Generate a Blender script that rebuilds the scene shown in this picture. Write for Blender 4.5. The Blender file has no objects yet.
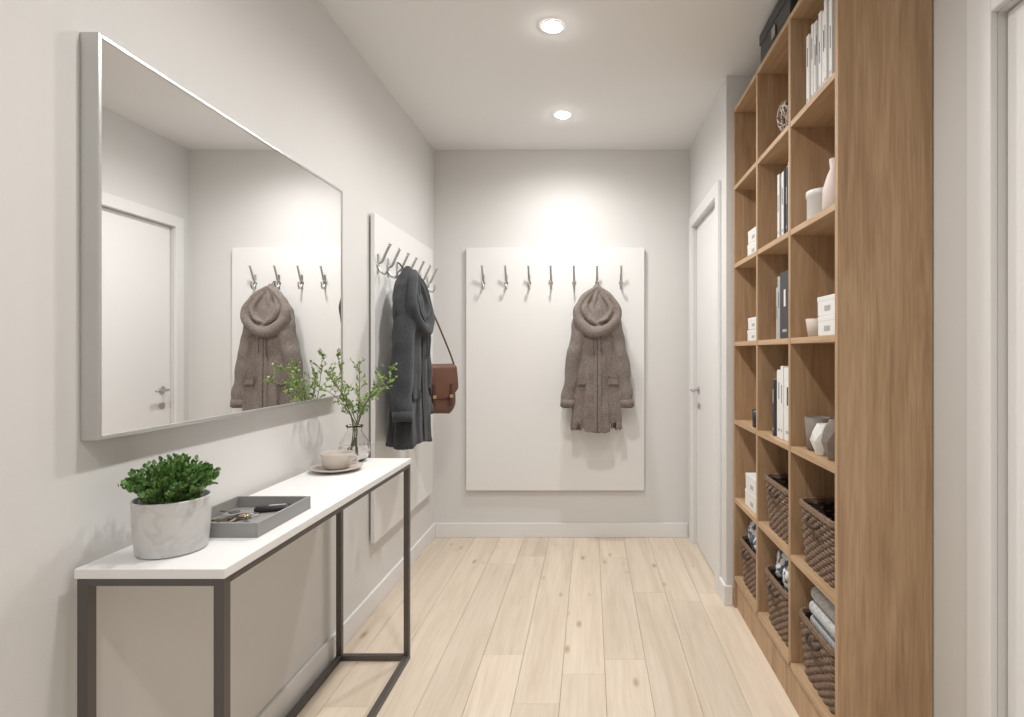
import bpy, bmesh, math, random
from mathutils import Vector, Matrix, noise
R = random.Random(7)
sc = bpy.context.scene
F=560.0; CX=590.0; CY=352.0; H=1.24
ZC=2.596; XL=-1.047; YB=3.758; XD=0.67; YE=2.752; XR=0.972; XS=0.70; YF=-1.9

# ---------------------------------------------------------------- materials
def nt(name):
    m=bpy.data.materials.new(name); m.use_nodes=True
    n=m.node_tree.nodes; l=m.node_tree.links
    return m,n,l,n['Principled BSDF']
def c4(c): return (c[0],c[1],c[2],1)
def plain(name,col,rough=0.5,metal=0.0,var=0.04,scale=30,bump=0.0,bscale=None,trans=0,ior=1.45):
    m,n,l,b=nt(name)
    tc=n.new('ShaderNodeTexCoord'); no=n.new('ShaderNodeTexNoise'); no.inputs['Scale'].default_value=scale; no.inputs['Detail'].default_value=4
    l.new(tc.outputs['Object'],no.inputs['Vector'])
    mx=n.new('ShaderNodeMix'); mx.data_type='RGBA'
    mx.inputs[6].default_value=c4([x*(1-var) for x in col]); mx.inputs[7].default_value=c4([min(1,x*(1+var)) for x in col])
    l.new(no.outputs['Fac'],mx.inputs[0]); l.new(mx.outputs[2],b.inputs['Base Color'])
    b.inputs['Roughness'].default_value=rough; b.inputs['Metallic'].default_value=metal
    if trans: b.inputs['Transmission Weight'].default_value=trans; b.inputs['IOR'].default_value=ior
    if bump:
        n2=n.new('ShaderNodeTexNoise'); n2.inputs['Scale'].default_value=bscale or scale; n2.inputs['Detail'].default_value=5
        l.new(tc.outputs['Object'],n2.inputs['Vector'])
        bp=n.new('ShaderNodeBump'); bp.inputs['Strength'].default_value=bump; bp.inputs['Distance'].default_value=0.01
        l.new(n2.outputs['Fac'],bp.inputs['Height']); l.new(bp.outputs['Normal'],b.inputs['Normal'])
    return m
def wood(name,c1,c2,c3,axis,rough=0.45,tone=False,knots=False,freq=1.0):
    m,n,l,b=nt(name)
    tc=n.new('ShaderNodeTexCoord'); vec=tc.outputs['Object']
    if tone:
        at=n.new('ShaderNodeAttribute'); at.attribute_name='tone'
        ml=n.new('ShaderNodeMath'); ml.operation='MULTIPLY'; ml.inputs[1].default_value=53.0
        l.new(at.outputs['Fac'],ml.inputs[0])
        va=n.new('ShaderNodeVectorMath'); va.operation='ADD'; l.new(vec,va.inputs[0]); l.new(ml.outputs[0],va.inputs[1]); vec=va.outputs[0]
    def st(along,across):
        mp=n.new('ShaderNodeMapping'); s=[across*freq]*3; s[axis]=along*freq; mp.inputs['Scale'].default_value=s
        l.new(vec,mp.inputs['Vector']); return mp.outputs[0]
    n1=n.new('ShaderNodeTexNoise'); n1.inputs['Scale'].default_value=1; n1.inputs['Detail'].default_value=6; n1.inputs['Roughness'].default_value=0.6; n1.inputs['Distortion'].default_value=0.8
    l.new(st(1.1,14),n1.inputs['Vector'])
    n2=n.new('ShaderNodeTexNoise'); n2.inputs['Scale'].default_value=1; n2.inputs['Detail'].default_value=3
    l.new(st(5,170),n2.inputs['Vector'])
    r=n.new('ShaderNodeValToRGB'); e=r.color_ramp.elements
    e[0].position=0.3; e[0].color=c4(c1); e[1].position=0.72; e[1].color=c4(c3); k=e.new(0.5); k.color=c4(c2)
    l.new(n1.outputs['Fac'],r.inputs[0])
    r2=n.new('ShaderNodeValToRGB'); r2.color_ramp.elements[0].position=0.35; r2.color_ramp.elements[0].color=(.80,.78,.75,1); r2.color_ramp.elements[1].position=0.6; r2.color_ramp.elements[1].color=(1,1,1,1)
    l.new(n2.outputs['Fac'],r2.inputs[0])
    mx=n.new('ShaderNodeMix'); mx.data_type='RGBA'; mx.blend_type='MULTIPLY'; mx.inputs[0].default_value=0.35 if tone else 0.8
    l.new(r.outputs[0],mx.inputs[6]); l.new(r2.outputs[0],mx.inputs[7]); out=mx.outputs[2]
    if tone:
        mr=n.new('ShaderNodeMapRange'); mr.inputs[3].default_value=0.89; mr.inputs[4].default_value=1.05
        l.new(at.outputs['Fac'],mr.inputs[0])
        m3=n.new('ShaderNodeVectorMath'); m3.operation='SCALE'; l.new(out,m3.inputs[0]); l.new(mr.outputs[0],m3.inputs['Scale']); out=m3.outputs[0]
    if knots:
        vo=n.new('ShaderNodeTexVoronoi'); vo.inputs['Scale'].default_value=1; l.new(st(3.0,8),vo.inputs['Vector'])
        r3=n.new('ShaderNodeValToRGB'); r3.color_ramp.elements[0].position=0.04; r3.color_ramp.elements[0].color=(.45,.31,.20,1); r3.color_ramp.elements[1].position=0.13; r3.color_ramp.elements[1].color=(1,1,1,1)
        l.new(vo.outputs['Distance'],r3.inputs[0])
        m4=n.new('ShaderNodeMix'); m4.data_type='RGBA'; m4.blend_type='MULTIPLY'; m4.inputs[0].default_value=0.65
        l.new(out,m4.inputs[6]); l.new(r3.outputs[0],m4.inputs[7]); out=m4.outputs[2]
    l.new(out,b.inputs['Base Color']); b.inputs['Roughness'].default_value=rough
    bp=n.new('ShaderNodeBump'); bp.inputs['Strength'].default_value=0.08; bp.inputs['Distance'].default_value=0.003
    l.new(n2.outputs['Fac'],bp.inputs['Height']); l.new(bp.outputs['Normal'],b.inputs['Normal'])
    return m
def fabric(name,c1,c2,scale=380,bump=0.28,rough=0.95):
    m,n,l,b=nt(name)
    tc=n.new('ShaderNodeTexCoord')
    a=n.new('ShaderNodeTexNoise'); a.inputs['Scale'].default_value=scale; a.inputs['Detail'].default_value=2
    d=n.new('ShaderNodeTexNoise'); d.inputs['Scale'].default_value=scale/2.2; d.inputs['Detail'].default_value=3
    l.new(tc.outputs['Object'],a.inputs[0]); l.new(tc.outputs['Object'],d.inputs[0])
    ad=n.new('ShaderNodeMath'); ad.operation='MULTIPLY_ADD'; ad.inputs[1].default_value=.8; l.new(d.outputs['Fac'],ad.inputs[0]); l.new(a.outputs['Fac'],ad.inputs[2])
    mr=n.new('ShaderNodeMapRange'); mr.inputs[1].default_value=0.66; mr.inputs[2].default_value=1.14; l.new(ad.outputs[0],mr.inputs[0])
    mx=n.new('ShaderNodeMix'); mx.data_type='RGBA'; mx.inputs[6].default_value=c4(c1); mx.inputs[7].default_value=c4(c2)
    l.new(mr.outputs[0],mx.inputs[0]); l.new(mx.outputs[2],b.inputs['Base Color'])
    b.inputs['Roughness'].default_value=rough; b.inputs['Sheen Weight'].default_value=0.1
    bp=n.new('ShaderNodeBump'); bp.inputs['Strength'].default_value=bump; bp.inputs['Distance'].default_value=0.002
    l.new(a.outputs['Fac'],bp.inputs['Height']); l.new(bp.outputs['Normal'],b.inputs['Normal'])
    return m
def knit(name,c1,c2,scale):
    m,n,l,b=nt(name)
    tc=n.new('ShaderNodeTexCoord'); v=n.new('ShaderNodeTexVoronoi'); v.inputs['Scale'].default_value=scale
    l.new(tc.outputs['Object'],v.inputs['Vector'])
    r=n.new('ShaderNodeValToRGB'); r.color_ramp.elements[0].position=.52; r.color_ramp.elements[0].color=c4(c1); r.color_ramp.elements[1].position=.62; r.color_ramp.elements[1].color=c4(c2)
    l.new(v.outputs['Distance'],r.inputs[0]); l.new(r.outputs[0],b.inputs['Base Color']); b.inputs['Roughness'].default_value=.95
    bp=n.new('ShaderNodeBump'); bp.inputs['Strength'].default_value=.7; bp.inputs['Distance'].default_value=.006; bp.invert=True
    l.new(v.outputs['Distance'],bp.inputs['Height']); l.new(bp.outputs['Normal'],b.inputs['Normal'])
    return m
def emis(name,col,s):
    m=bpy.data.materials.new(name); m.use_nodes=True; n=m.node_tree.nodes; b=n['Principled BSDF']
    b.inputs['Emission Color'].default_value=c4(col); b.inputs['Emission Strength'].default_value=s; return m

M_wall=plain('wall_paint',(.715,.707,.695),.85,var=.012,scale=3,bump=.03,bscale=180)
M_ceil=plain('ceiling_paint',(.85,.845,.838),.9,var=.01,scale=3)
M_white=plain('white_lacquer',(.84,.835,.83),.45,var=.01)
M_panel=plain('white_panel',(.82,.815,.805),.5,var=.01)
M_trim=plain('trim_paint',(.80,.795,.79),.4,var=.01)
M_floor=wood('pale_oak_floor',(.66,.55,.435),(.74,.635,.515),(.79,.695,.58),1,.42,tone=True,knots=True)
M_gap=plain('floor_gap',(.42,.33,.25),.9)
M_oakv=wood('oak_vertical',(.36,.225,.125),(.475,.31,.18),(.55,.375,.23),2,.5,freq=1.5)
M_oakh=wood('oak_horizontal',(.42,.28,.16),(.53,.36,.215),(.59,.41,.26),1,.5)
M_metal=plain('dark_metal',(.13,.12,.115),.45,.6,bump=.02)
M_chrome=plain('brushed_steel',(.50,.495,.49),.3,1.0,var=.05,scale=80)
M_frame=plain('mirror_frame_silver',(.60,.60,.595),.33,.85,var=.02)
M_mirror=plain('mirror_glass',(.93,.93,.93),.0,1.0,var=0)
M_mirror.node_tree.nodes['Principled BSDF'].inputs['Roughness'].default_value=.005
M_glass=plain('clear_glass',(1,1,1),.0,trans=1,var=0)
M_brown=fabric('brown_wool',(.10,.08,.07),(.31,.26,.23))
M_brownd=fabric('brown_wool_dark',(.05,.04,.035),(.12,.095,.085))
M_char=fabric('charcoal_wool',(.025,.028,.033),(.065,.07,.078))
M_chard=fabric('charcoal_lining',(.015,.016,.018),(.035,.037,.042))
M_leather=plain('brown_leather',(.125,.055,.034),.42,var=.25,scale=14,bump=.12,bscale=160)
M_leatherd=plain('dark_leather',(.065,.028,.018),.45,var=.2,scale=20)
M_brass=plain('brass',(.6,.45,.25),.3,1)
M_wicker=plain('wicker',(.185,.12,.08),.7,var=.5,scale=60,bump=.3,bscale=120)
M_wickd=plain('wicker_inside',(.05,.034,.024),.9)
M_black=plain('black_plastic',(.02,.02,.022),.35)
M_dark=plain('dark_board',(.045,.045,.05),.5)
M_paper=plain('white_paper',(.78,.77,.755),.6)
M_grey=plain('grey_cover',(.42,.415,.41),.6)
M_ink=plain('ink',(.06,.06,.065),.6)
M_beige=plain('beige_ceramic',(.55,.47,.40),.5)
M_pink=plain('blush_ceramic',(.68,.58,.53),.5)
M_cer=plain('white_ceramic',(.74,.73,.715),.3)
M_stone=plain('grey_stone',(.20,.165,.14),.7,var=.4,scale=25,bump=.2)
M_cup=plain('taupe_cup',(.56,.50,.455),.35)
M_tray=plain('grey_tray',(.30,.295,.29),.5)
M_leaf=plain('leaf_green',(.10,.22,.05),.5,var=.5,scale=25)
M_leaf2=plain('branch_leaf',(.24,.36,.10),.5,var=.4,scale=20)
M_stem=plain('stem',(.13,.15,.05),.6)
M_soil=plain('soil',(.04,.028,.02),.95,bump=.5)
M_towel=fabric('towel_grey',(.38,.39,.40),(.60,.61,.62),160)
M_knit=knit('white_knit_with_blue',(.74,.75,.76),(.12,.15,.20),42)
M_emit=emis('lamp_emission',(1,.985,.96),120)
def marble():
    m,n,l,b=nt('marble_pot'); tc=n.new('ShaderNodeTexCoord'); a=n.new('ShaderNodeTexNoise'); a.inputs['Scale'].default_value=9; a.inputs['Detail'].default_value=6; a.inputs['Distortion'].default_value=1.4
    l.new(tc.outputs['Object'],a.inputs[0]); r=n.new('ShaderNodeValToRGB'); e=r.color_ramp.elements
    e[0].position=.42; e[0].color=(.62,.615,.61,1); e[1].position=.56; e[1].color=(.64,.635,.63,1); k=e.new(.49); k.color=(.56,.555,.55,1)
    l.new(a.outputs['Fac'],r.inputs[0]); l.new(r.outputs[0],b.inputs['Base Color']); b.inputs['Roughness'].default_value=.35; return m
M_marble=marble()

# ---------------------------------------------------------------- mesh builder
class B:
    def __init__(s): s.v=[]; s.f=[]; s.m=[]; s.sm=[]; s.mats=[]; s.T=Matrix.Identity(4)
    def mi(s,m):
        if m not in s.mats: s.mats.append(m)
        return s.mats.index(m)
    def add(s,vs,fs,mat,smooth=True,T=None):
        o=len(s.v); T=s.T@T if T is not None else s.T
        s.v+= [T@Vector(v) for v in vs]; k=s.mi(mat)
        for f in fs: s.f.append([o+i for i in f]); s.m.append(k); s.sm.append(smooth)
    def box(s,x0,x1,y0,y1,z0,z1,mat,bev=0.0,T=None,seg=2,taper=None):
        bm=bmesh.new(); bmesh.ops.create_cube(bm,size=1)
        for v in bm.verts:
            v.co=Vector(((x0+x1)/2+v.co.x*(x1-x0),(y0+y1)/2+v.co.y*(y1-y0),(z0+z1)/2+v.co.z*(z1-z0)))
        if bev>0: bmesh.ops.bevel(bm,geom=bm.edges[:],offset=bev,segments=seg,affect='EDGES',profile=.5)
        bm.verts.index_update(); s.add([v.co.copy() for v in bm.verts],[[v.index for v in f.verts] for f in bm.faces],mat,False if bev<.006 else True,T); bm.free()
    def rev(s,prof,c,mat,seg=40,T=None,cap0=False,cap1=False,sx=1,sy=1):
        vs=[];fs=[]
        for (r,z) in prof:
            for i in range(seg):
                a=2*math.pi*i/seg; vs.append((c[0]+r*math.cos(a)*sx,c[1]+r*math.sin(a)*sy,c[2]+z))
        for j in range(len(prof)-1):
            for i in range(seg):
                k=(i+1)%seg; fs.append([j*seg+i,j*seg+k,(j+1)*seg+k,(j+1)*seg+i])
        if cap0: fs.append(list(range(seg))[::-1])
        if cap1: fs.append([(len(prof)-1)*seg+i for i in range(seg)])
        s.add(vs,fs,mat,True,T)
    def loft(s,rings,mat,closed=True,cap=True,T=None,smooth=True):
        n=len(rings[0]); vs=[p for r in rings for p in r]; fs=[]
        for j in range(len(rings)-1):
            for i in range(n if closed else n-1):
                k=(i+1)%n; fs.append([j*n+i,j*n+k,(j+1)*n+k,(j+1)*n+i])
        if cap and closed: fs.append(list(range(n))[::-1]); fs.append([(len(rings)-1)*n+i for i in range(n)])
        s.add(vs,fs,mat,smooth,T)
    def tube(s,pts,rad,mat,seg=8,loop=False,cap=True,T=None,flat=1.0,wr=None):
        pts=[Vector(p) for p in pts]; n=len(pts)
        if not isinstance(rad,(list,tuple)): rad=[rad]*n
        rings=[]; up=None
        for i in range(n):
            a=pts[(i-1)%n] if (loop or i>0) else pts[i]; b=pts[(i+1)%n] if (loop or i<n-1) else pts[i]
            t=(b-a); t=t.normalized() if t.length>1e-9 else Vector((0,0,1))
            if up is None:
                up=Vector((0,1,0)) if abs(t.y)<.9 else Vector((1,0,0))
            up=(up-t*up.dot(t)).normalized(); sd=t.cross(up)
            rings.append([pts[i]+(up*math.cos(q)*flat+sd*math.sin(q))*rad[i]*(wr(i/(n-1),q) if wr else 1) for q in [2*math.pi*k/seg for k in range(seg)]])
        if loop: rings.append(rings[0]); cap=False
        s.loft(rings,mat,True,cap,T)
    def obj(s,name,parent=None):
        me=bpy.data.meshes.new(name); me.from_pydata([tuple(v) for v in s.v],[],s.f)
        for m in s.mats: me.materials.append(m)
        me.polygons.foreach_set('material_index',s.m); me.polygons.foreach_set('use_smooth',s.sm); me.update()
        o=bpy.data.objects.new(name,me); sc.collection.objects.link(o)
        bm=bmesh.new(); bm.from_mesh(me); bmesh.ops.recalc_face_normals(bm,faces=bm.faces[:]); bm.to_mesh(me); bm.free()
        if parent: o.parent=parent
        return o
def empty(name):
    e=bpy.data.objects.new(name,None); sc.collection.objects.link(e); e.empty_display_size=.05; return e
def cr(pts,n=6):
    P=[Vector(p) for p in pts]; out=[]
    for i in range(len(P)-1):
        a=P[max(i-1,0)];b=P[i];c=P[i+1];d=P[min(i+2,len(P)-1)]
        for k in range(n):
            t=k/n; out.append(.5*((2*b)+(c-a)*t+(2*a-5*b+4*c-d)*t*t+(3*b-a-3*c+d)*t**3))
    out.append(P[-1]); return out
def lerp(tab,z):
    for i in range(len(tab)-1):
        (a,p),(b,q)=tab[i],tab[i+1]
        if (a>=z>=b) or (a<=z<=b):
            t=(z-a)/(b-a); t=t*t*(3-2*t)*.5+t*.5; return p+(q-p)*t
    return tab[-1][1] if abs(z-tab[-1][0])<abs(z-tab[0][0]) else tab[0][1]
def simple(name,x0,x1,y0,y1,z0,z1,mat,bev=0):
    b=B(); b.box(x0,x1,y0,y1,z0,z1,mat,bev); return b.obj(name)

# ---------------------------------------------------------------- room shell
simple('wall_left',XL-.12,XL,YF,YB+.12,0,ZC,M_wall)
simple('wall_back',XL,XD+.001,YB,YB+.12,0,ZC,M_wall)
simple('wall_front',XL-.12,XR+.12,YF-.12,YF,0,ZC,M_wall)
simple('ceiling',XL-.12,XR+.12,YF-.12,YB+.12,ZC,ZC+.1,M_ceil)
DY0,DY1,DZ=2.93,3.62,2.05
b=B()
b.box(XD,XR+.12,YE,DY0,0,ZC,M_wall); b.box(XD,XR+.12,DY1,YB+.12,0,ZC,M_wall); b.box(XD,XR+.12,DY0,DY1,DZ,ZC,M_wall); b.box(XD+.1,XR+.12,DY0,DY1,0,DZ,M_wall)
b.obj('wall_right_door_side')
b=B(); E0,E1=.50,1.335
b.box(XR,XR+.12,E1,YE,0,ZC,M_wall); b.box(XR,XR+.12,YF,E0,0,ZC,M_wall); b.box(XR,XR+.12,E0,E1,DZ,ZC,M_wall); b.box(XR+.08,XR+.12,E0,E1,0,DZ,M_wall)
b.obj('wall_right')
# floor
b=B(); b.box(XL-.12,XR+.12,YF-.12,YB+.12,-.06,-.012,M_gap); tones=[0.5]*6
w=.165; x=XL-.05; i=0
while x<XR+.1:
    y=YF-.1-R.uniform(0,1.1)
    while y<YB+.1:
        L=R.uniform(1.0,1.9); y0=max(y,YF-.12); y1=min(y+L,YB+.12)
        if y1>y0+.01:
            n0=len(b.f); b.box(x+.0005,x+w-.0005,y0+.0005,y1-.0005,-.012,0,M_floor,.001,seg=1); t=R.random(); tones+= [t]*(len(b.f)-n0)
        y+=L
    x+=w
fl=b.obj('floor')
at=fl.data.attributes.new('tone','FLOAT','FACE'); at.data.foreach_set('value',tones)
# baseboards
def bb(name,*a):
    b=B()
    for q in a: b.box(*q,M_trim,.003)
    b.obj(name)
bb('baseboard_left',(XL,XL+.014,YF,YB,0,.095)); bb('baseboard_back',(XL+.014,XD-.016,YB-.014,YB,0,.095))
bb('baseboard_right',(XD-.014,XD,YE,DY0-.072,0,.095),(XD-.014,XS-.001,YE-.014,YE,0,.095))
# casings & doors
def casing(name,xf,y0,y1,z,wd=.07,t=.018,depth=.1):
    b=B()
    b.box(xf-t,xf,y0-wd,y0,0,z+wd,M_trim,.003); b.box(xf-t,xf,y1,y1+wd,0,z+wd,M_trim,.003); b.box(xf-t,xf,y0,y1,z,z+wd,M_trim,.003)
    return b.obj(name)
casing('trim_1',XD,DY0,DY1,DZ); casing('trim_2',XR,E0,E1,DZ,wd=.085)
def door(name,xf,y0,y1,hy,dirn):
    e=empty(name); b=B(); b.box(xf,xf+.04,y0+.003,y1-.003,.006,DZ-.003,M_white,.003); b.obj('slab',e)
    b=B(); b.rev([(.0,0),(.024,0),(.024,.006),(.0,.006)],(0,0,0),M_chrome,24,T=Matrix.Translation((xf,hy,1.0))@Matrix.Rotation(-math.pi/2,4,'Y'))
    b.tube(cr([(xf-.004,hy,1.0),(xf-.04,hy,1.0),(xf-.052,hy+dirn*.02,1.0),(xf-.052,hy+dirn*.11,1.0)],5),.008,M_chrome,10)
    b.rev([(.0,0),(.02,0),(.02,.005),(.0,.005)],(0,0,0),M_chrome,24,T=Matrix.Translation((xf,hy,.90))@Matrix.Rotation(-math.pi/2,4,'Y'))
    b.obj('handle',e)
door('door_1',XD+.02,DY0,DY1,DY1-.075,-1); door('door_2',XR+.02,E0,E1,E0+.08,1)

# ---------------------------------------------------------------- downlights
for k,y in enumerate([-1.15,.0,1.3,2.33,3.20]):
    e=empty('recessed_downlight'); x=-.157
    b=B(); b.rev([(.040,-.002),(.042,-.005),(.047,-.005),(.049,-.0005)],(x,y,ZC),M_white,40); b.obj('ring',e)
    b=B(); b.rev([(.0,-.014),(.018,-.013),(.032,-.009),(.0395,-.003)],(x,y,ZC),M_emit,32); b.obj('lens',e)
    L=bpy.data.lights.new('downlight_bulb','SPOT'); L.energy=[48,44,46,66,55][k]; L.spot_size=math.radians(168); L.spot_blend=1; L.shadow_soft_size=.06; L.color=(1,.980,.952)
    o=bpy.data.objects.new('bulb',L); o.location=(x,y,ZC-.022); sc.collection.objects.link(o); o.parent=e

# ---------------------------------------------------------------- mirror
e=empty('wall_mirror'); y0,y1,z0,z1=1.148,2.286,1.058,1.897; xa,xb=XL+.001,-1.008
b=B(); t=.009
b.box(xa,xb,y0,y0+t,z0,z1,M_frame,.0015); b.box(xa,xb,y1-t,y1,z0,z1,M_frame,.0015)
b.box(xa,xb,y0+t,y1-t,z0,z0+t,M_frame,.0015); b.box(xa,xb,y0+t,y1-t,z1-t,z1,M_frame,.0015); b.box(xa,xa+.02,y0+t,y1-t,z0+t,z1-t,M_frame)
b.obj('frame',e)
b=B(); b.box(xa+.021,xb-.003,y0+t,y1-t,z0+t,z1-t,M_mirror); b.obj('glass',e)

# ---------------------------------------------------------------- coat racks
def hook(b,T):
    b.tube([(0,.0,-.035),(0,.004,-.035)],.013,M_chrome,16,T=T)
    b.box(-.007,.007,0,.005,-.075,.02,M_chrome,.002,T=T)
    b.tube(cr([(0,.004,-.025),(0,.022,-.015),(0,.038,.02),(0,.058,.062)],6),[.0065]*18+[.005],M_chrome,10,T=T)
    b.rev([(0,-.008),(.006,-.006),(.0085,0),(.006,.006),(0,.008)],(0,.060,.066),M_chrome,14,T=T)
    b.tube(cr([(0,.004,-.045),(0,.018,-.068),(0,.036,-.076),(0,.048,-.06),(0,.050,-.042)],6),.0055,M_chrome,10,T=T)
    b.rev([(0,-.007),(.005,-.005),(.0075,0),(.005,.005),(0,.007)],(0,.050,-.038),M_chrome,14,T=T)
MB=Matrix(((1,0,0,0),(0,-1,0,YB-.03),(0,0,1,0),(0,0,0,1)))       # local x->X, y(out)->-Y
ML=Matrix(((0,1,0,XL+.03),(1,0,0,0),(0,0,1,0),(0,0,0,1)))        # local x->Y, y(out)->+X
def rack(M,x0,x1,z0,z1,hooks,hz):
    e=empty('coat_rack'); b=B(); b.T=M; b.box(x0,x1,-.02,0,z0,z1,M_panel,.002); b.box(x0+.1,x1-.1,-.0295,-.02,z0+.1,z1-.1,M_panel); b.obj('panel',e)
    for i,h in enumerate(hooks):
        b=B(); b.T=M; hook(b,Matrix.Translation((h,0,hz))); b.obj('hook_%d'%(i+1),e)
bhx=[(q-CX)/151 for q in (483,506,529,551,574,597,621)]
rack(MB,-.825,.362,.318,1.935,bhx,1.735)
lhx=[2.68+.135*i for i in range(7)]
rack(ML,2.645,3.62,.335,1.90,lhx,1.69)

# ---------------------------------------------------------------- coats
def coat(name,M,zt,mat,matd,W=1.0,hem=-.95,sl=1.0,dep=1.0,seed=0,hw=1.0,cuffz=-.80):
    e=empty(name); T=M@Matrix.Translation((0,0,zt)); yc=.105*dep
    wt=[(-.05,.02),(-.10,.05),(-.16,.085),(-.22,.108),(-.32,.122),(-.5,.136),(-.7,.148),(hem,.158)]
    dt=[(-.05,.02),(-.10,.04),(-.18,.062),(-.3,.068),(-.5,.066),(hem,.074)]
    def surf(z,th,off=0):
        c,s_=math.cos(th),math.sin(th)
        A=.03+.14*max(0,(-z-.3))/.65
        f=1+A*(.7*math.sin(5*th+1.2+seed+2*z)+.6*math.sin(9*th+.7*seed-3*z)+.3*math.sin(14*th+2+4*z))
        w_=lerp(wt,z)*W*f+off; d=lerp(dt,z)*dep*f+off
        x=w_*math.copysign(abs(c)**.85,c); y=yc+d*math.copysign(abs(s_)**.85,s_)
        return Vector((x,max(y,.008),z+.010*math.sin(3*th+seed)*max(0,(-z-.7))/.25))
    b=B(); b.T=T; n=96; rows=[]
    for j in range(56):
        z=-.05+(hem+.05)*j/55; rows.append([surf(z,2*math.pi*i/n) for i in range(n)])
    for sc_,dz in ((.93,.0),(.9,.05)):
        cx=sum((p for p in rows[55]),Vector())/n; rows.append([Vector((cx.x+(p.x-cx.x)*sc_,cx.y+(p.y-cx.y)*sc_,p.z+dz)) for p in rows[55]])
    b.loft(rows,mat)
    for sg in (-1,1):
        k=seed+sg*.8
        p=cr([(sg*.050*W,yc,-.13),(sg*.092*W,yc+.012,-.21),(sg*.124*W,yc+.018,-.36),(sg*.152*W,yc+.012,-.52),(sg*.172*W*sl,yc+.018,-.68),(sg*.186*W*sl,yc+.024,cuffz)],10)
        m=len(p); rr=[lerp([(0,.040),(.12,.050),(.4,.052),(.7,.049),(1,.043)],i/(m-1)) for i in range(m)]
        wr=lambda t,q,k=k: 1+(.075*math.sin(19*t+2.2*math.sin(q+k)+k)+.05*math.sin(31*t-2*math.cos(q)+k))*(.35+t)*(1-t**6)+.03*math.sin(3*q+5*t+k)
        b.tube(p,rr,mat,36,T=None,wr=wr)
    # hood back volume
    rows=[]
    for j in range(30):
        z=-.004-.34*j/29
        w_=lerp([(0,.008),(-.03,.030),(-.07,.060),(-.12,.098),(-.18,.132),(-.24,.140),(-.30,.118),(-.344,.06)],z)*W*hw
        d=lerp([(0,.008),(-.03,.022),(-.09,.045),(-.18,.056),(-.27,.060),(-.344,.04)],z)*dep
        rows.append([(w_*math.cos(q)*(1+.03*math.sin(6*q+seed+8*z)),max(.006,yc-.008+d*math.sin(q)*(1+.04*math.sin(8*q+12*z))),z) for q in [2*math.pi*i/48 for i in range(48)]])
    b.loft(rows,mat)
    yo=yc+.050*dep; a=.122*W*hw
    # hood opening edge: folds fall from the hanging point and meet in a soft V below
    def fold(pts,r0,r1,n=8):
        p=cr(pts,n); m=len(p); b.tube(p,[r0+(r1-r0)*math.sin(math.pi*i/(m-1))**1.3 for i in range(m)],mat,18)
    fold([(.004,yo-.03,-.03),(-a*.52,yo-.012,-.085),(-a*.95,yo,-.175),(-a*.88,yo+.008,-.252),(-a*.45,yo+.018,-.308),(.004,yo+.024,-.325),(a*.46,yo+.018,-.304),(a*.9,yo+.008,-.247),(a*.95,yo,-.172),(a*.52,yo-.012,-.085),(.004,yo-.03,-.03)],.013,.035)
    fold([(-.012,yo-.024,-.05),(-a*.50,yo-.006,-.125),(-a*.60,yo+.008,-.19),(-a*.30,yo+.02,-.25),(a*.12,yo+.026,-.285)],.008,.018)
    fold([(.014,yo-.024,-.05),(a*.42,yo-.006,-.115),(a*.62,yo+.010,-.185),(a*.40,yo+.022,-.24),(a*.02,yo+.028,-.262)],.008,.019)
    fold([(.004,yo-.022,-.045),(-a*.10,yo-.004,-.11),(-a*.18,yo+.002,-.175)],.006,.010)
    o=b.obj('shell',e)
    md=o.modifiers.new('remesh','REMESH'); md.mode='VOXEL'; md.voxel_size=.005; md.use_smooth_shade=True
    md=o.modifiers.new('smooth','SMOOTH'); md.factor=.6; md.iterations=4
    tx=bpy.data.textures.new('folds','CLOUDS'); tx.noise_scale=.14; tx.noise_depth=1
    md=o.modifiers.new('folds','DISPLACE'); md.texture=tx; md.strength=.024; md.mid_level=.5; md.texture_coords='LOCAL'
    # details
    b=B(); b.T=T
    def patch(t0,t1,z0,z1,off,mt,nn=14):
        r=[]
        for j in range(nn+1):
            z=z0+(z1-z0)*j/nn; r.append([surf(z,t0+(t1-t0)*i/nn,off) for i in range(nn+1)])
        b.loft(r,mt,closed=False,cap=False)
    hp=math.pi/2
    patch(hp-.10,hp+.10,-.36,hem+.01,.008,mat,30); patch(hp-.008,hp+.008,-.36,hem+.012,.0102,matd,30)
    for sg in (-1,1):
        patch(hp+sg*.42,hp+sg*.90,-.62,-.66,.010,mat); patch(hp+sg*.42,hp+sg*.90,-.657,-.662,.0108,matd)
        b.tube([(sg*.183*W*sl,yc+.022,cuffz+.045),(sg*.187*W*sl,yc+.024,cuffz-.004)],[.047,.046],mat,28)
        b.tube([(sg*.187*W*sl,yc+.024,cuffz-.0045),(sg*.187*W*sl,yc+.024,cuffz-.0065)],.036,matd,24)
    b.tube(cr([(-.02,yc+.08*dep,-.33),(-.024,yc+.092*dep,-.40),(-.02,yc+.083*dep,-.47)],5),.0024,matd,6)
    b.tube(cr([(.02,yc+.08*dep,-.33),(.022,yc+.092*dep,-.39),(.026,yc+.083*dep,-.455)],5),.0024,matd,6)
    b.tube(cr([(-.004,yc-.03,-.02),(-.006,.062,.008),(0,.05,.014),(.006,.062,.008),(.004,yc-.03,-.02)],5),.003,matd,6)
    b.obj('seams_and_cuffs',e)
    return e
coat('hooded_coat',MB@Matrix.Translation((bhx[5],0,0)),1.690,M_brown,M_brownd,W=1.0,hem=-.955,sl=1.03,hw=1.1)
coat('hooded_jacket',ML@Matrix.Translation((lhx[1]-.005,0,0)),1.675,M_char,M_chard,W=.95,hem=-.89,sl=.97,dep=1.06,seed=2.1,hw=1.15,cuffz=-.76)

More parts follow.
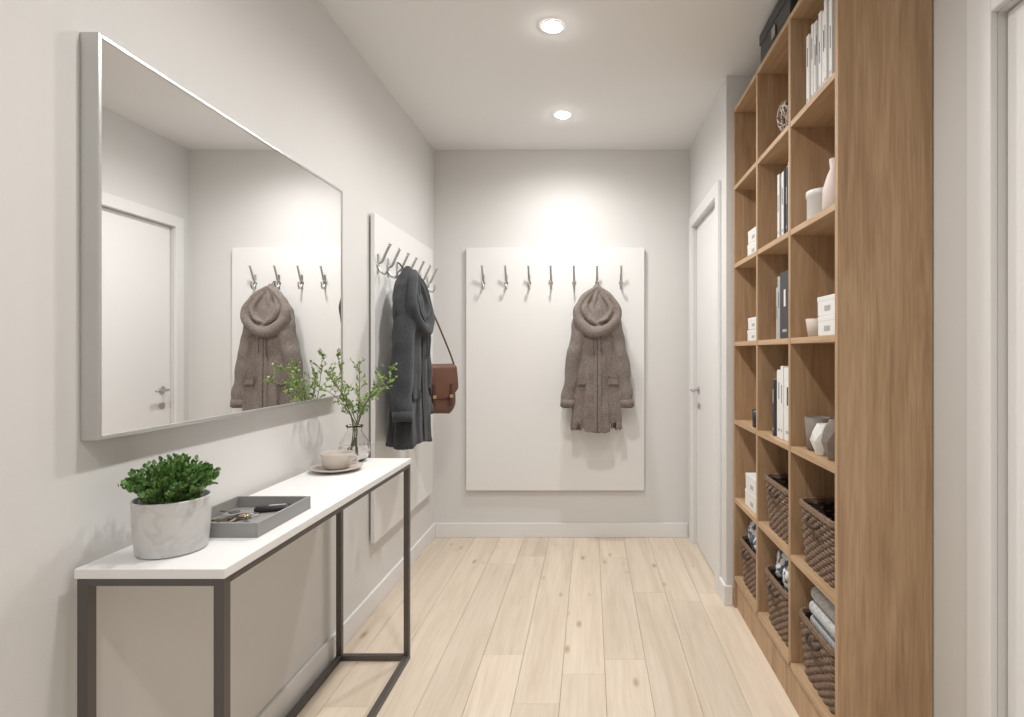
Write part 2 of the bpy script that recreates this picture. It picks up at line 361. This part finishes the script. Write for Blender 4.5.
# ---------------------------------------------------------------- shoulder bag (left wall)
e=empty('leather_shoulder_bag'); by=lhx[4]-.03; b=B()
TB=Matrix.Translation((-.872,by,.030))@Matrix.Rotation(math.radians(-42),4,'Z')@Matrix(((0,1,0,0),(1,0,0,0),(0,0,1,0),(0,0,0,1)))@Matrix.Translation((0,-.075,0))
b.T=TB
zb,zt=.862,1.125
rows=[]
for j in range(21):
    t=j/20; z=zb+(zt-zb)*t; w_=.124-.024*t; d=.052-.018*t
    e_=1-abs(2*t-1)**4*.36*(1 if t<.5 else .6)
    rows.append([(w_*e_*math.copysign(abs(math.cos(q))**.6,math.cos(q)),.075+d*e_*math.copysign(abs(math.sin(q))**.7,math.sin(q)),z-.006*math.sin(2*q)*(1-t)) for q in [2*math.pi*i/48 for i in range(48)]])
b.loft(rows,M_leather)
fl_=[]
for j in range(26):
    t=j/25
    if t<.35: u=t/.35; y=.045+.080*u; z=zt+.016*math.sin(u*math.pi)+.002
    else: u=(t-.35)/.65; y=.125+.008*math.sin(u*2.2); z=zt+.002-.165*u
    ww=.102+.014*t-(.045*max(0,(t-.8)/.2)**2)
    fl_.append([(ww*(-1+2*i/20),y-.012*abs(-1+2*i/20)**3,z-.014*(1-abs(-1+2*i/20)**2)*max(0,(t-.6)/.4)) for i in range(21)])
b.loft(fl_,M_leather,closed=False,cap=False)
b.obj('body',e)
b=B(); b.T=TB
for sx in (-.055,.055):
    b.box(sx-.009,sx+.009,.131,.1355,.905,1.03,M_leatherd,.001); b.box(sx-.011,sx+.011,.135,.139,.950,.968,M_brass,.001)
for sg in (-1,1): b.rev([(.008,-.003),(.013,0),(.008,.003),(.008,-.003)],(sg*.110,.075,1.12),M_brass,16)
b.obj('buckles',e)
b=B(); A_=TB@Vector((-.114,.075,1.04)); A2=TB@Vector((-.116,.075,1.13)); C_=TB@Vector((.114,.075,1.04)); C2=TB@Vector((.116,.075,1.13))
hk=Vector((XL+.03+.042,lhx[4],1.645))
p=cr([A_,A2,A2.lerp(hk,.5)+Vector((.004,-.012,0)),hk+Vector((.012,-.012,-.03)),hk,hk+Vector((-.004,.014,-.03)),C2.lerp(hk,.5)+Vector((0,.01,0)),C2,C_],8)
b.tube(p,.011,M_leather,10,flat=.3); b.obj('strap',e)

# ---------------------------------------------------------------- console table
e=empty('console_table'); x0,x1,y0,y1=-1.022,-.724,1.109,2.27; zt=.81; q=.02
b=B(); b.box(x0,x1,y0,y1,zt-.02,zt,M_white,.0015); b.obj('top',e)
b=B(); zz=zt-.0205; s_=.021
X0,X1,Y0,Y1=x0+.003,x1-.003,y0+.003,y1-.003
for X in ((X0,X0+s_),(X1-s_,X1)):
    for Y in ((Y0,Y0+s_),(Y1-s_,Y1)): b.box(X[0],X[1],Y[0],Y[1],0,zz,M_metal,.001)
    for Z in ((0,s_),(zz-s_*.7,zz)): b.box(X[0],X[1],Y0+s_,Y1-s_,Z[0],Z[1],M_metal,.001)
for Y in ((Y0,Y0+s_),(Y1-s_,Y1)):
    for Z in (((0,s_),) if Y[0]>2 else ())+((zz-s_*.7,zz),): b.box(X0+s_,X1-s_,Y[0],Y[1],Z[0],Z[1],M_metal,.001)
b.obj('frame',e)

# ---------------------------------------------------------------- potted plant
def leafquad(b,pos,dirv,size,mat,wid=.6):
    d=dirv.normalized(); a=Vector((R.uniform(-1,1),R.uniform(-1,1),R.uniform(-1,1))); sd=d.cross(a).normalized(); up=sd.cross(d)
    pts=[pos, pos+d*size*.35+sd*size*wid*.45+up*size*.06, pos+d*size*.75+sd*size*wid*.42+up*size*.04, pos+d*size, pos+d*size*.75-sd*size*wid*.42+up*size*.04, pos+d*size*.35-sd*size*wid*.45+up*size*.06, pos+d*size*.5-up*size*.05]
    b.add(pts,[[6,0,1],[6,1,2],[6,2,3],[6,3,4],[6,4,5],[6,5,0]],mat,True)
e=empty('potted_plant'); px,py=-.908,1.218
b=B(); b.rev([(0,0),(.060,0),(.065,.004),(.070,.06),(.0715,.112),(.070,.116),(.066,.114),(.065,.095),(0,.095)],(px,py,zt+.0005),M_marble,56); b.obj('pot',e)
b=B(); b.rev([(0,.098),(.0645,.096)],(px,py,zt),M_soil,30)
c0=Vector((px,py,zt+.10))
for i in range(210):
    a=R.uniform(0,2*math.pi); u=math.sqrt(R.random()); rr=.086*u
    top=c0+Vector((rr*math.cos(a),rr*math.sin(a),.020+.074*math.sqrt(max(0,1-u*u*.9))*R.uniform(.65,1.12)))
    base=c0+Vector((rr*.45*math.cos(a),rr*.45*math.sin(a),-.005))
    mid=(base+top)/2+Vector((0,0,.012)); p=cr([base,mid,top],4); b.tube(p,.0011,M_stem,4)
    ax=(top-mid).normalized()
    for k in range(17):
        pos=p[min(len(p)-1,2+k*7//17)]; dv=ax*.7+Vector((R.uniform(-1,1),R.uniform(-1,1),R.uniform(-.1,1)))
        leafquad(b,pos+Vector((R.uniform(-.004,.004),R.uniform(-.004,.004),0)),dv,R.uniform(.008,.014),M_leaf,.6)
b.obj('foliage',e)

# ---------------------------------------------------------------- tray + keys
e=empty('key_tray'); b=B(); tx0,tx1,ty0,ty1=-.970,-.768,1.295,1.54; h=.034; z=zt+.0005
b.box(tx0,tx1,ty0,ty1,z,z+.005,M_tray); w=.006
b.box(tx0,tx0+w,ty0,ty1,z+.005,z+h,M_tray,.001); b.box(tx1-w,tx1,ty0,ty1,z+.005,z+h,M_tray,.001); b.box(tx0+w,tx1-w,ty0,ty0+w,z+.005,z+h,M_tray,.001); b.box(tx0+w,tx1-w,ty1-w,ty1,z+.005,z+h,M_tray,.001)
b.obj('tray',e)
e=empty('key_bunch'); b=B(); z=zt+.0095; cx,cy=-.895,1.44
b.tube([(cx+.017*math.cos(a),cy+.017*math.sin(a),z) for a in [2*math.pi*i/24 for i in range(24)]],.0018,M_metal,6,loop=True)
b.tube([(cx+.03+.012*math.cos(a),cy+.012*math.sin(a),z+.003) for a in [2*math.pi*i/24 for i in range(24)]],.0015,M_chrome,6,loop=True)
for i,a in enumerate((3.7,4.3,4.9,5.5,2.9)):
    T=Matrix.Translation((cx,cy,z+.0022*i-.001))@Matrix.Rotation(a,4,'Z')
    mt=[M_brass,M_metal,M_black][i%3]
    b.rev([(.004,-.0012),(.013,-.0012),(.013,.0012),(.004,.0012),(.004,-.0012)],(.024,0,0),mt,16,T=T)
    b.box(.036,.066,-.0035,.0035,-.001,.001,[M_brass,M_metal][i%2],T=T); b.box(.050,.053,.003,.0065,-.001,.001,M_metal,T=T); b.box(.058,.063,.003,.006,-.001,.001,M_metal,T=T)
b.obj('keys',e)
b=B(); T=Matrix.Translation((-.845,1.495,zt+.0062))@Matrix.Rotation(.35,4,'Z')
b.box(-.045,.040,-.013,.013,0,.015,M_black,.0065,T=T); b.box(-.01,.03,-.005,.005,.0148,.0158,M_grey,T=T); b.obj('car_key_fob')
# cup+saucer
e=empty('cup_and_saucer'); cx,cy=-.918,2.03; b=B(); z=zt+.0005
b.rev([(0,0),(.05,0),(.06,.004),(.088,.013),(.090,.016),(.087,.0165),(.06,.009),(0,.008)],(cx,cy,z),M_cup,48); b.obj('saucer',e)
b=B(); b.rev([(0,.0095),(.036,.0095),(.043,.014),(.051,.030),(.055,.064),(.0535,.066),(.051,.064),(.047,.032),(.034,.016),(0,.015)],(cx,cy,z),M_cup,48)
b.tube(cr([(cx+.049,cy-.012,z+.055),(cx+.076,cy-.018,z+.056),(cx+.080,cy-.018,z+.036),(cx+.046,cy-.012,z+.026)],6),.0048,M_cup,8)
b.obj('cup',e)
# vase
e=empty('glass_vase_with_branches'); vx,vy=-.925,2.20; b=B(); z=zt+.0005
outer=[(0,0),(.035,0),(.052,.018),(.060,.045),(.055,.075),(.036,.102),(.027,.118),(.029,.134),(.034,.142)]
b.rev(outer+[(.0315,.142),(.0265,.133),(.0245,.118),(.033,.101),(.052,.074),(.057,.045),(.049,.019),(.033,.006),(0,.006)],(vx,vy,z),M_glass,48); b.obj('vase',e)
b=B(); b.rev([(0,.0065),(.032,.0065),(.048,.019),(.0555,.045),(.053,.06),(0,.06)],(vx,vy,z),M_glass,40); b.obj('water',e)
b=B()
XM=-.992
def branch(end,bend,n=1):
    p=cr([(vx+R.uniform(-.02,.02),vy+R.uniform(-.02,.02),z+.012),(vx+R.uniform(-.01,.01),vy+R.uniform(-.01,.01),z+.13),Vector(((vx+end[0]*.45),(vy+end[1]*.45),z+.13+(end[2]-.13)*.5))+Vector(bend),(vx+end[0],vy+end[1],z+end[2])],10)
    m=len(p)
    for q_ in p: q_.x=max(q_.x,XM)
    b.tube(p,[.0022-.0014*i/m for i in range(m)],M_stem,6)
    for i in range(13,m):
        if i%2==0:
            for sg in (-1,1):
                if R.random()<.8:
                    d=(p[i]-p[i-1]).normalized()*.6+Vector((R.uniform(-1,1),R.uniform(-1,1),R.uniform(-.1,.8)))
                    L=R.uniform(.02,.055); q_=p[i]+d.normalized()*L; q_.x=max(q_.x,XM)
                    b.tube([p[i],(p[i]+q_)/2+Vector((0,0,.003)),q_],.0008,M_stem,4)
                    for k in range(5):
                        pos=p[i].lerp(q_,.3+.17*k); dv=d.normalized()*.4+Vector((R.uniform(-1,1),R.uniform(-1,1),R.uniform(-.4,.8)))
                        pos.x=max(pos.x,XM+.005); leafquad(b,pos,dv if pos.x>-.97 else Vector((.6,dv.y,dv.z)),R.uniform(.010,.017),M_leaf2,.65)
    for k in range(4): leafquad(b,p[-1],(p[-1]-p[-3]).normalized()+Vector((R.uniform(-.6,.6),R.uniform(-.6,.6),.2)),.016,M_leaf2,.6)
for en,be in (((.13,.03,.36),(0,0,.02)),((.04,-.05,.38),(.01,0,0)),((-.03,-.16,.35),(0,0,.02)),((.08,.08,.27),(0,0,.03)),((-.055,-.02,.41),(-.01,0,0)),((.14,-.02,.31),(0,0,.03)),((-.05,-.20,.31),(0,0,.03)),((-.06,-.08,.34),(0,0,.02))):
    branch(en,be)
b.obj('branches',e)

# ---------------------------------------------------------------- bookshelf
ya,yz=1.582,2.736; XB=.968; th=.020; cw=(yz-ya)/3
lev=[.155+.378*i for i in range(7)]   # board tops
b=B()
for k in range(4):
    yc_=ya+cw*k; y_0=yc_-(0 if k==0 else th/2 if k<3 else th)
    b.box(XS,XB,y_0,y_0+th,0 if k in(0,3) else lev[0],lev[6],M_oakv,.001)
for i,zv in enumerate(lev):
    for k in range(3):
        a=ya+cw*k+(th if k==0 else th/2); c=ya+cw*(k+1)-(th if k==2 else th/2)
        b.box(XS+.001,XB-.001,a,c,zv-th,zv-(.0 if i<6 else .0005),M_oakh,.0008)
b.box(XB-.008,XB,ya+th,yz-th,lev[0],lev[6]-th,M_oakv)
b.box(XS+.012,XS+.028,ya+th,yz-th,0,lev[0]-th,M_oakv)
b.obj('oak_bookshelf')
col=[(ya+th,ya+cw-th/2),(ya+cw+th/2,ya+2*cw-th/2),(ya+2*cw+th/2,yz-th)]   # near, mid, far
g=.0006
# baskets
def basket(ci,li,fill=None,hh=.2):
    e=empty('wicker_basket'); yc_=(col[ci][0]+col[ci][1])/2; hx,hy=.118,.158; xc=XS+.012+hx; z=lev[li]+g
    def rr(ax,ay,n=96,r=.03):
        o=[]
        for i in range(n):
            a=2*math.pi*i/n; c,s_=math.cos(a),math.sin(a); o.append((ax*math.copysign(abs(c)**.28,c),ay*math.copysign(abs(s_)**.28,s_)))
        return o
    b=B(); N=15
    def rs(P,n):
        P=[Vector((p[0],p[1],0)) for p in P]; P.append(P[0]); L=[0]
        for i in range(len(P)-1): L.append(L[-1]+(P[i+1]-P[i]).length)
        o=[];k=0
        for i in range(n):
            t=L[-1]*i/n
            while L[k+1]<t: k+=1
            u=(t-L[k])/max(1e-9,L[k+1]-L[k]); o.append(P[k].lerp(P[k+1],u))
        return o
    nst=44; n=nst*4
    for j in range(N):
        zz_=z+.006+(hh-.02)*j/(N-1); tp=.90+.10*j/(N-1)
        base=rs(rr(hx*tp-.006,hy*tp-.006),n); pts=[]
        for i,p in enumerate(base):
            nn=Vector((p.x/hx,p.y/hy,0)).normalized(); o_=.0035*math.sin(2*math.pi*i/8+math.pi*(j%2))
            pts.append((xc+p.x+nn.x*o_,yc_+p.y+nn.y*o_,zz_))
        b.tube(pts,.0062,M_wicker,6,loop=True)
    base=rs(rr(hx-.004,hy-.004),n)
    for dz,r_ in ((hh-.008,.0085),(hh-.001,.007)): b.tube([(xc+p.x,yc_+p.y,z+dz+.0015*math.sin(i*1.2)) for i,p in enumerate(base)],r_,M_wicker,7,loop=True)
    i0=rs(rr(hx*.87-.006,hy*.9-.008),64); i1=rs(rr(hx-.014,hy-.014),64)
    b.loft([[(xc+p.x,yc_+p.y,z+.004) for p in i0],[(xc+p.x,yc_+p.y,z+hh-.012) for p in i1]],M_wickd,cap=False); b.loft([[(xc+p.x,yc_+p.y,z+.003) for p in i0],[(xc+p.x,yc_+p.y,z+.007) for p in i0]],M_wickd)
    b.obj('weave',e)
    b=B(); xf=xc-hx
    b.tube(cr([(xf-.003,yc_-.045,z+hh-.035),(xf-.012,yc_-.03,z+hh-.045),(xf-.012,yc_+.03,z+hh-.045),(xf-.003,yc_+.045,z+hh-.035)],5),.005,M_wickd,8); b.obj('handle',e)
    return xc,yc_,z+hh
def blob(b,c,rx,ry,rz,mat,sd,amp=.25):
    rows=[]
    for j in range(25):
        ph=-math.pi/2+math.pi*j/24; row=[]
        for i in range(40):
            a=2*math.pi*i/40; d=Vector((math.cos(a)*math.cos(ph),math.sin(a)*math.cos(ph),math.sin(ph)))
            k=1+amp*noise.noise(d*2.3+Vector((sd,0,0)))+amp*.4*noise.noise(d*6+Vector((0,sd,0)))
            row.append((c[0]+rx*d.x*k,c[1]+ry*d.y*k,c[2]+rz*d.z*k))
        rows.append(row)
    b.loft(rows,mat,cap=False)
basket(0,1); basket(1,1)
x_,y_,z_=basket(0,0)
b=B()
for i,(dz,w_) in enumerate(((-.09,.085),(-.042,.088),(.006,.086),(.054,.082))):
    b.box(x_-w_-.008*(i>1),x_+w_-.008,y_-.12+.01*i,y_+.13-.006*i,z_+dz,z_+dz+.046,M_towel,.020,seg=5)
b.obj('folded_towels')
x_,y_,z_=basket(1,0); b=B(); blob(b,(x_-.018,y_-.055,z_+.030),.078,.072,.082,M_knit,1); blob(b,(x_-.015,y_+.06,z_+.030),.076,.066,.082,M_knit,5); blob(b,(x_,y_,z_-.09),.08,.11,.06,M_knit,9); b.obj('knitted_blanket')
x_,y_,z_=basket(2,0); b=B(); blob(b,(x_-.018,y_-.05,z_+.040),.078,.074,.10,M_knit,3); blob(b,(x_-.015,y_+.06,z_+.040),.076,.066,.10,M_knit,7); blob(b,(x_,y_,z_-.09),.08,.11,.06,M_knit,11); b.obj('knitted_blanket')

# books
def books(name,ya_,spec,zb,xf,lean=0):
    b=B(); y=ya_
    for (t,h_,dp,mt) in spec:
        T=Matrix.Translation((0,y,zb))@Matrix.Rotation(lean,4,'X'); o=R.uniform(0,.012)
        b.box(xf+o,xf+dp,0,t-.001,0,h_,mt,.0015,T=T)
        b.box(xf+o+.004,xf+dp+.0005,.003,t-.004,h_-.0012,h_+.0003,M_paper,T=T)
        inkm=M_paper if mt in(M_dark,M_ink) else M_ink
        if t>.012:
            q0=R.uniform(.35,.6); b.box(xf+o-.0006,xf+o+.001,t*.38,t*.56,h_*q0,h_*(q0+.25),inkm,T=T); b.box(xf+o-.0006,xf+o+.001,t*.25,t*.7,h_*.1,h_*.14,M_grey,T=T)
        y+=t
    return b.obj(name)
P,G,D=M_paper,M_grey,M_dark
books('row_of_books',1.67,[(.020,.27,.2,P),(.026,.265,.2,G),(.018,.28,.2,P),(.028,.26,.19,P),(.022,.27,.2,P),(.02,.25,.2,G),(.026,.265,.2,P),(.016,.27,.2,P),(.024,.245,.2,P)],lev[5]+g,XS+.02)
books('row_of_books',2.02,[(.026,.265,.19,P),(.014,.25,.18,D),(.022,.26,.19,P),(.012,.255,.18,D),(.024,.25,.19,P),(.014,.245,.18,G),(.012,.25,.18,D),(.022,.255,.18,P)],lev[4]+g,XS+.018)
books('row_of_books',2.03,[(.10,.25,.19,D),(.028,.24,.18,G),(.022,.2,.16,G)],lev[3]+g,XS+.02)
books('row_of_books',2.02,[(.075,.27,.19,P),(.028,.275,.2,P),(.04,.26,.19,P),(.03,.255,.19,P),(.02,.22,.15,D)],lev[2]+g,XS+.02)
def boxes(name,lst):
    b=B()
    for (x0,x1,y0,y1,z0,z1,mt) in lst:
        b.box(x0,x1,y0,y1,z0,z1-.001,mt,.003); b.box(x0-.0008,x1+.0008,y0-.0008,y1+.0008,z1-.016,z1-.0005,mt,.002)
        b.box(x0-.0012,x0+.001,(y0+y1)/2-.02,(y0+y1)/2+.02,z0+(z1-z0)*.25,z0+(z1-z0)*.5,M_grey)
    b.obj(name)
X=XS+.02; y=col[0][0]
boxes('storage_boxes',[(X,X+.17,1.63,1.77,lev[3]+g,lev[3]+.062,P),(X+.005,X+.16,1.635,1.785,lev[3]+.0625,lev[3]+.125,P)])
y=col[2][0]
boxes('storage_boxes',[(X,X+.15,y+.02,y+.20,lev[4]+g,lev[4]+.06,P),(X,X+.14,y+.025,y+.19,lev[4]+.0605,lev[4]+.12,P)])
boxes('storage_boxes',[(X,X+.15,y+.02,y+.20,lev[3]+g,lev[3]+.05,P),(X,X+.14,y+.025,y+.19,lev[3]+.0505,lev[3]+.105,P)])
boxes('storage_boxes',[(X,X+.16,y+.02,y+.24,lev[1]+g,lev[1]+.075,P),(X,X+.15,y+.03,y+.23,lev[1]+.0755,lev[1]+.15,P)])
# box on top
b=B(); b.box(.712,.92,1.99,2.34,lev[6]+g,lev[6]+.135,M_black,.004); b.box(.708,.924,1.986,2.344,lev[6]+.095,lev[6]+.14,M_dark,.003); b.box(.705,.711,2.14,2.18,lev[6]+.03,lev[6]+.07,M_chrome,.001); b.obj('black_storage_box')
# wire ball bowl
e=empty('woven_wire_bowl'); b=B(); cc=Vector((.786,2.10,lev[5]+.083)); r=.079
for i in range(38):
    a=Vector((R.uniform(-1,1),R.uniform(-1,1),R.uniform(-.9,.9))).normalized(); u=a.orthogonal().normalized(); v=a.cross(u)
    pts=[]
    for k in range(32):
        q_=2*math.pi*k/32; p=cc+(u*math.cos(q_)+v*math.sin(q_))*r
        p.z=min(p.z,cc.z+.040); pts.append(p)
    b.tube(pts,.0028,M_beige if i%2==0 else M_wicker,5,loop=True)
b.tube([cc+Vector((.070*math.cos(2*math.pi*k/32),.070*math.sin(2*math.pi*k/32),.040)) for k in range(32)],.004,M_wicker,6,loop=True)
b.obj('wire',e)
def pot(name,prof,c,mat,seg=40,extra=None):
    b=B(); b.rev(prof,c,mat,seg)
    return b.obj(name)
z=lev[4]+g
pot('ceramic_canister',[(0,0),(.045,0),(.047,.003),(.047,.085),(.050,.087),(.050,.105),(.047,.108),(0,.109)],(.772,1.865,z),M_cer)
pot('bottle_vase',[(0,0),(.030,0),(.036,.012),(.034,.07),(.022,.11),(.013,.13),(.016,.16),(.013,.16),(.010,.13),(0,.12)],(.745,1.705,z),M_pink)
pot('small_cup',[(0,0),(.024,0),(.028,.003),(.036,.060),(.033,.060),(.026,.008),(0,.008)],(.752,1.855,lev[3]+g),M_beige)
z=lev[2]+g
pot('brown_cup',[(0,0),(.03,0),(.035,.004),(.042,.11),(.039,.11),(.031,.008),(0,.008)],(.765,1.88,z),M_stone)
def geo(name,c,r,h_,mat,n=6):
    b=B(); rows=[]
    for j,(k,zz_) in enumerate(((.55,0),(1,.45),(.85,.75),(.45,1.0),(.38,.98),(.5,.7))):
        rows.append([(c[0]+r*k*math.cos(2*math.pi*(i+.5*(j%2))/n),c[1]+r*k*math.sin(2*math.pi*(i+.5*(j%2))/n),c[2]+h_*zz_) for i in range(n)])
    vs=[p for q_ in rows for p in q_]; fs=[]
    for j in range(5):
        for i in range(n):
            a,b_=j*n+i,j*n+(i+1)%n; c_,d_=(j+1)*n+i,(j+1)*n+(i+1)%n
            if j%2==0: fs+=[[a,b_,c_],[b_,d_,c_]]
            else: fs+=[[a,b_,d_],[a,d_,c_]]
    fs.append(list(range(n))); fs.append([5*n+i for i in range(n)]); b.add(vs,fs,mat,False); return b.obj(name)
geo('faceted_vase',(.745,1.79,z),.040,.10,M_cer); geo('faceted_stone_vase',(.748,1.70,z),.044,.125,M_stone)
pot('small_dark_cup',[(0,0),(.026,0),(.03,.003),(.032,.075),(.029,.075),(.026,.008),(0,.008)],(.742,2.45,z),M_black)

# ---------------------------------------------------------------- camera / world / view
w=bpy.data.worlds.new('World'); sc.world=w; w.use_nodes=True; w.node_tree.nodes['Background'].inputs[0].default_value=(.9,.92,1,1); w.node_tree.nodes['Background'].inputs[1].default_value=.3
cd=bpy.data.cameras.new('camera'); cam=bpy.data.objects.new('camera',cd); sc.collection.objects.link(cam); sc.camera=cam
cam.location=(0,0,H); cam.rotation_euler=(math.pi/2,0,0); cd.sensor_width=36; cd.sensor_fit='HORIZONTAL'; cd.lens=F/1024*36
cd.shift_x=-(CX-512)/1024; cd.shift_y=-(358.5-CY)/1024; cd.clip_start=.02
sc.view_settings.view_transform='Standard'; sc.view_settings.look='None'; sc.view_settings.exposure=0.05
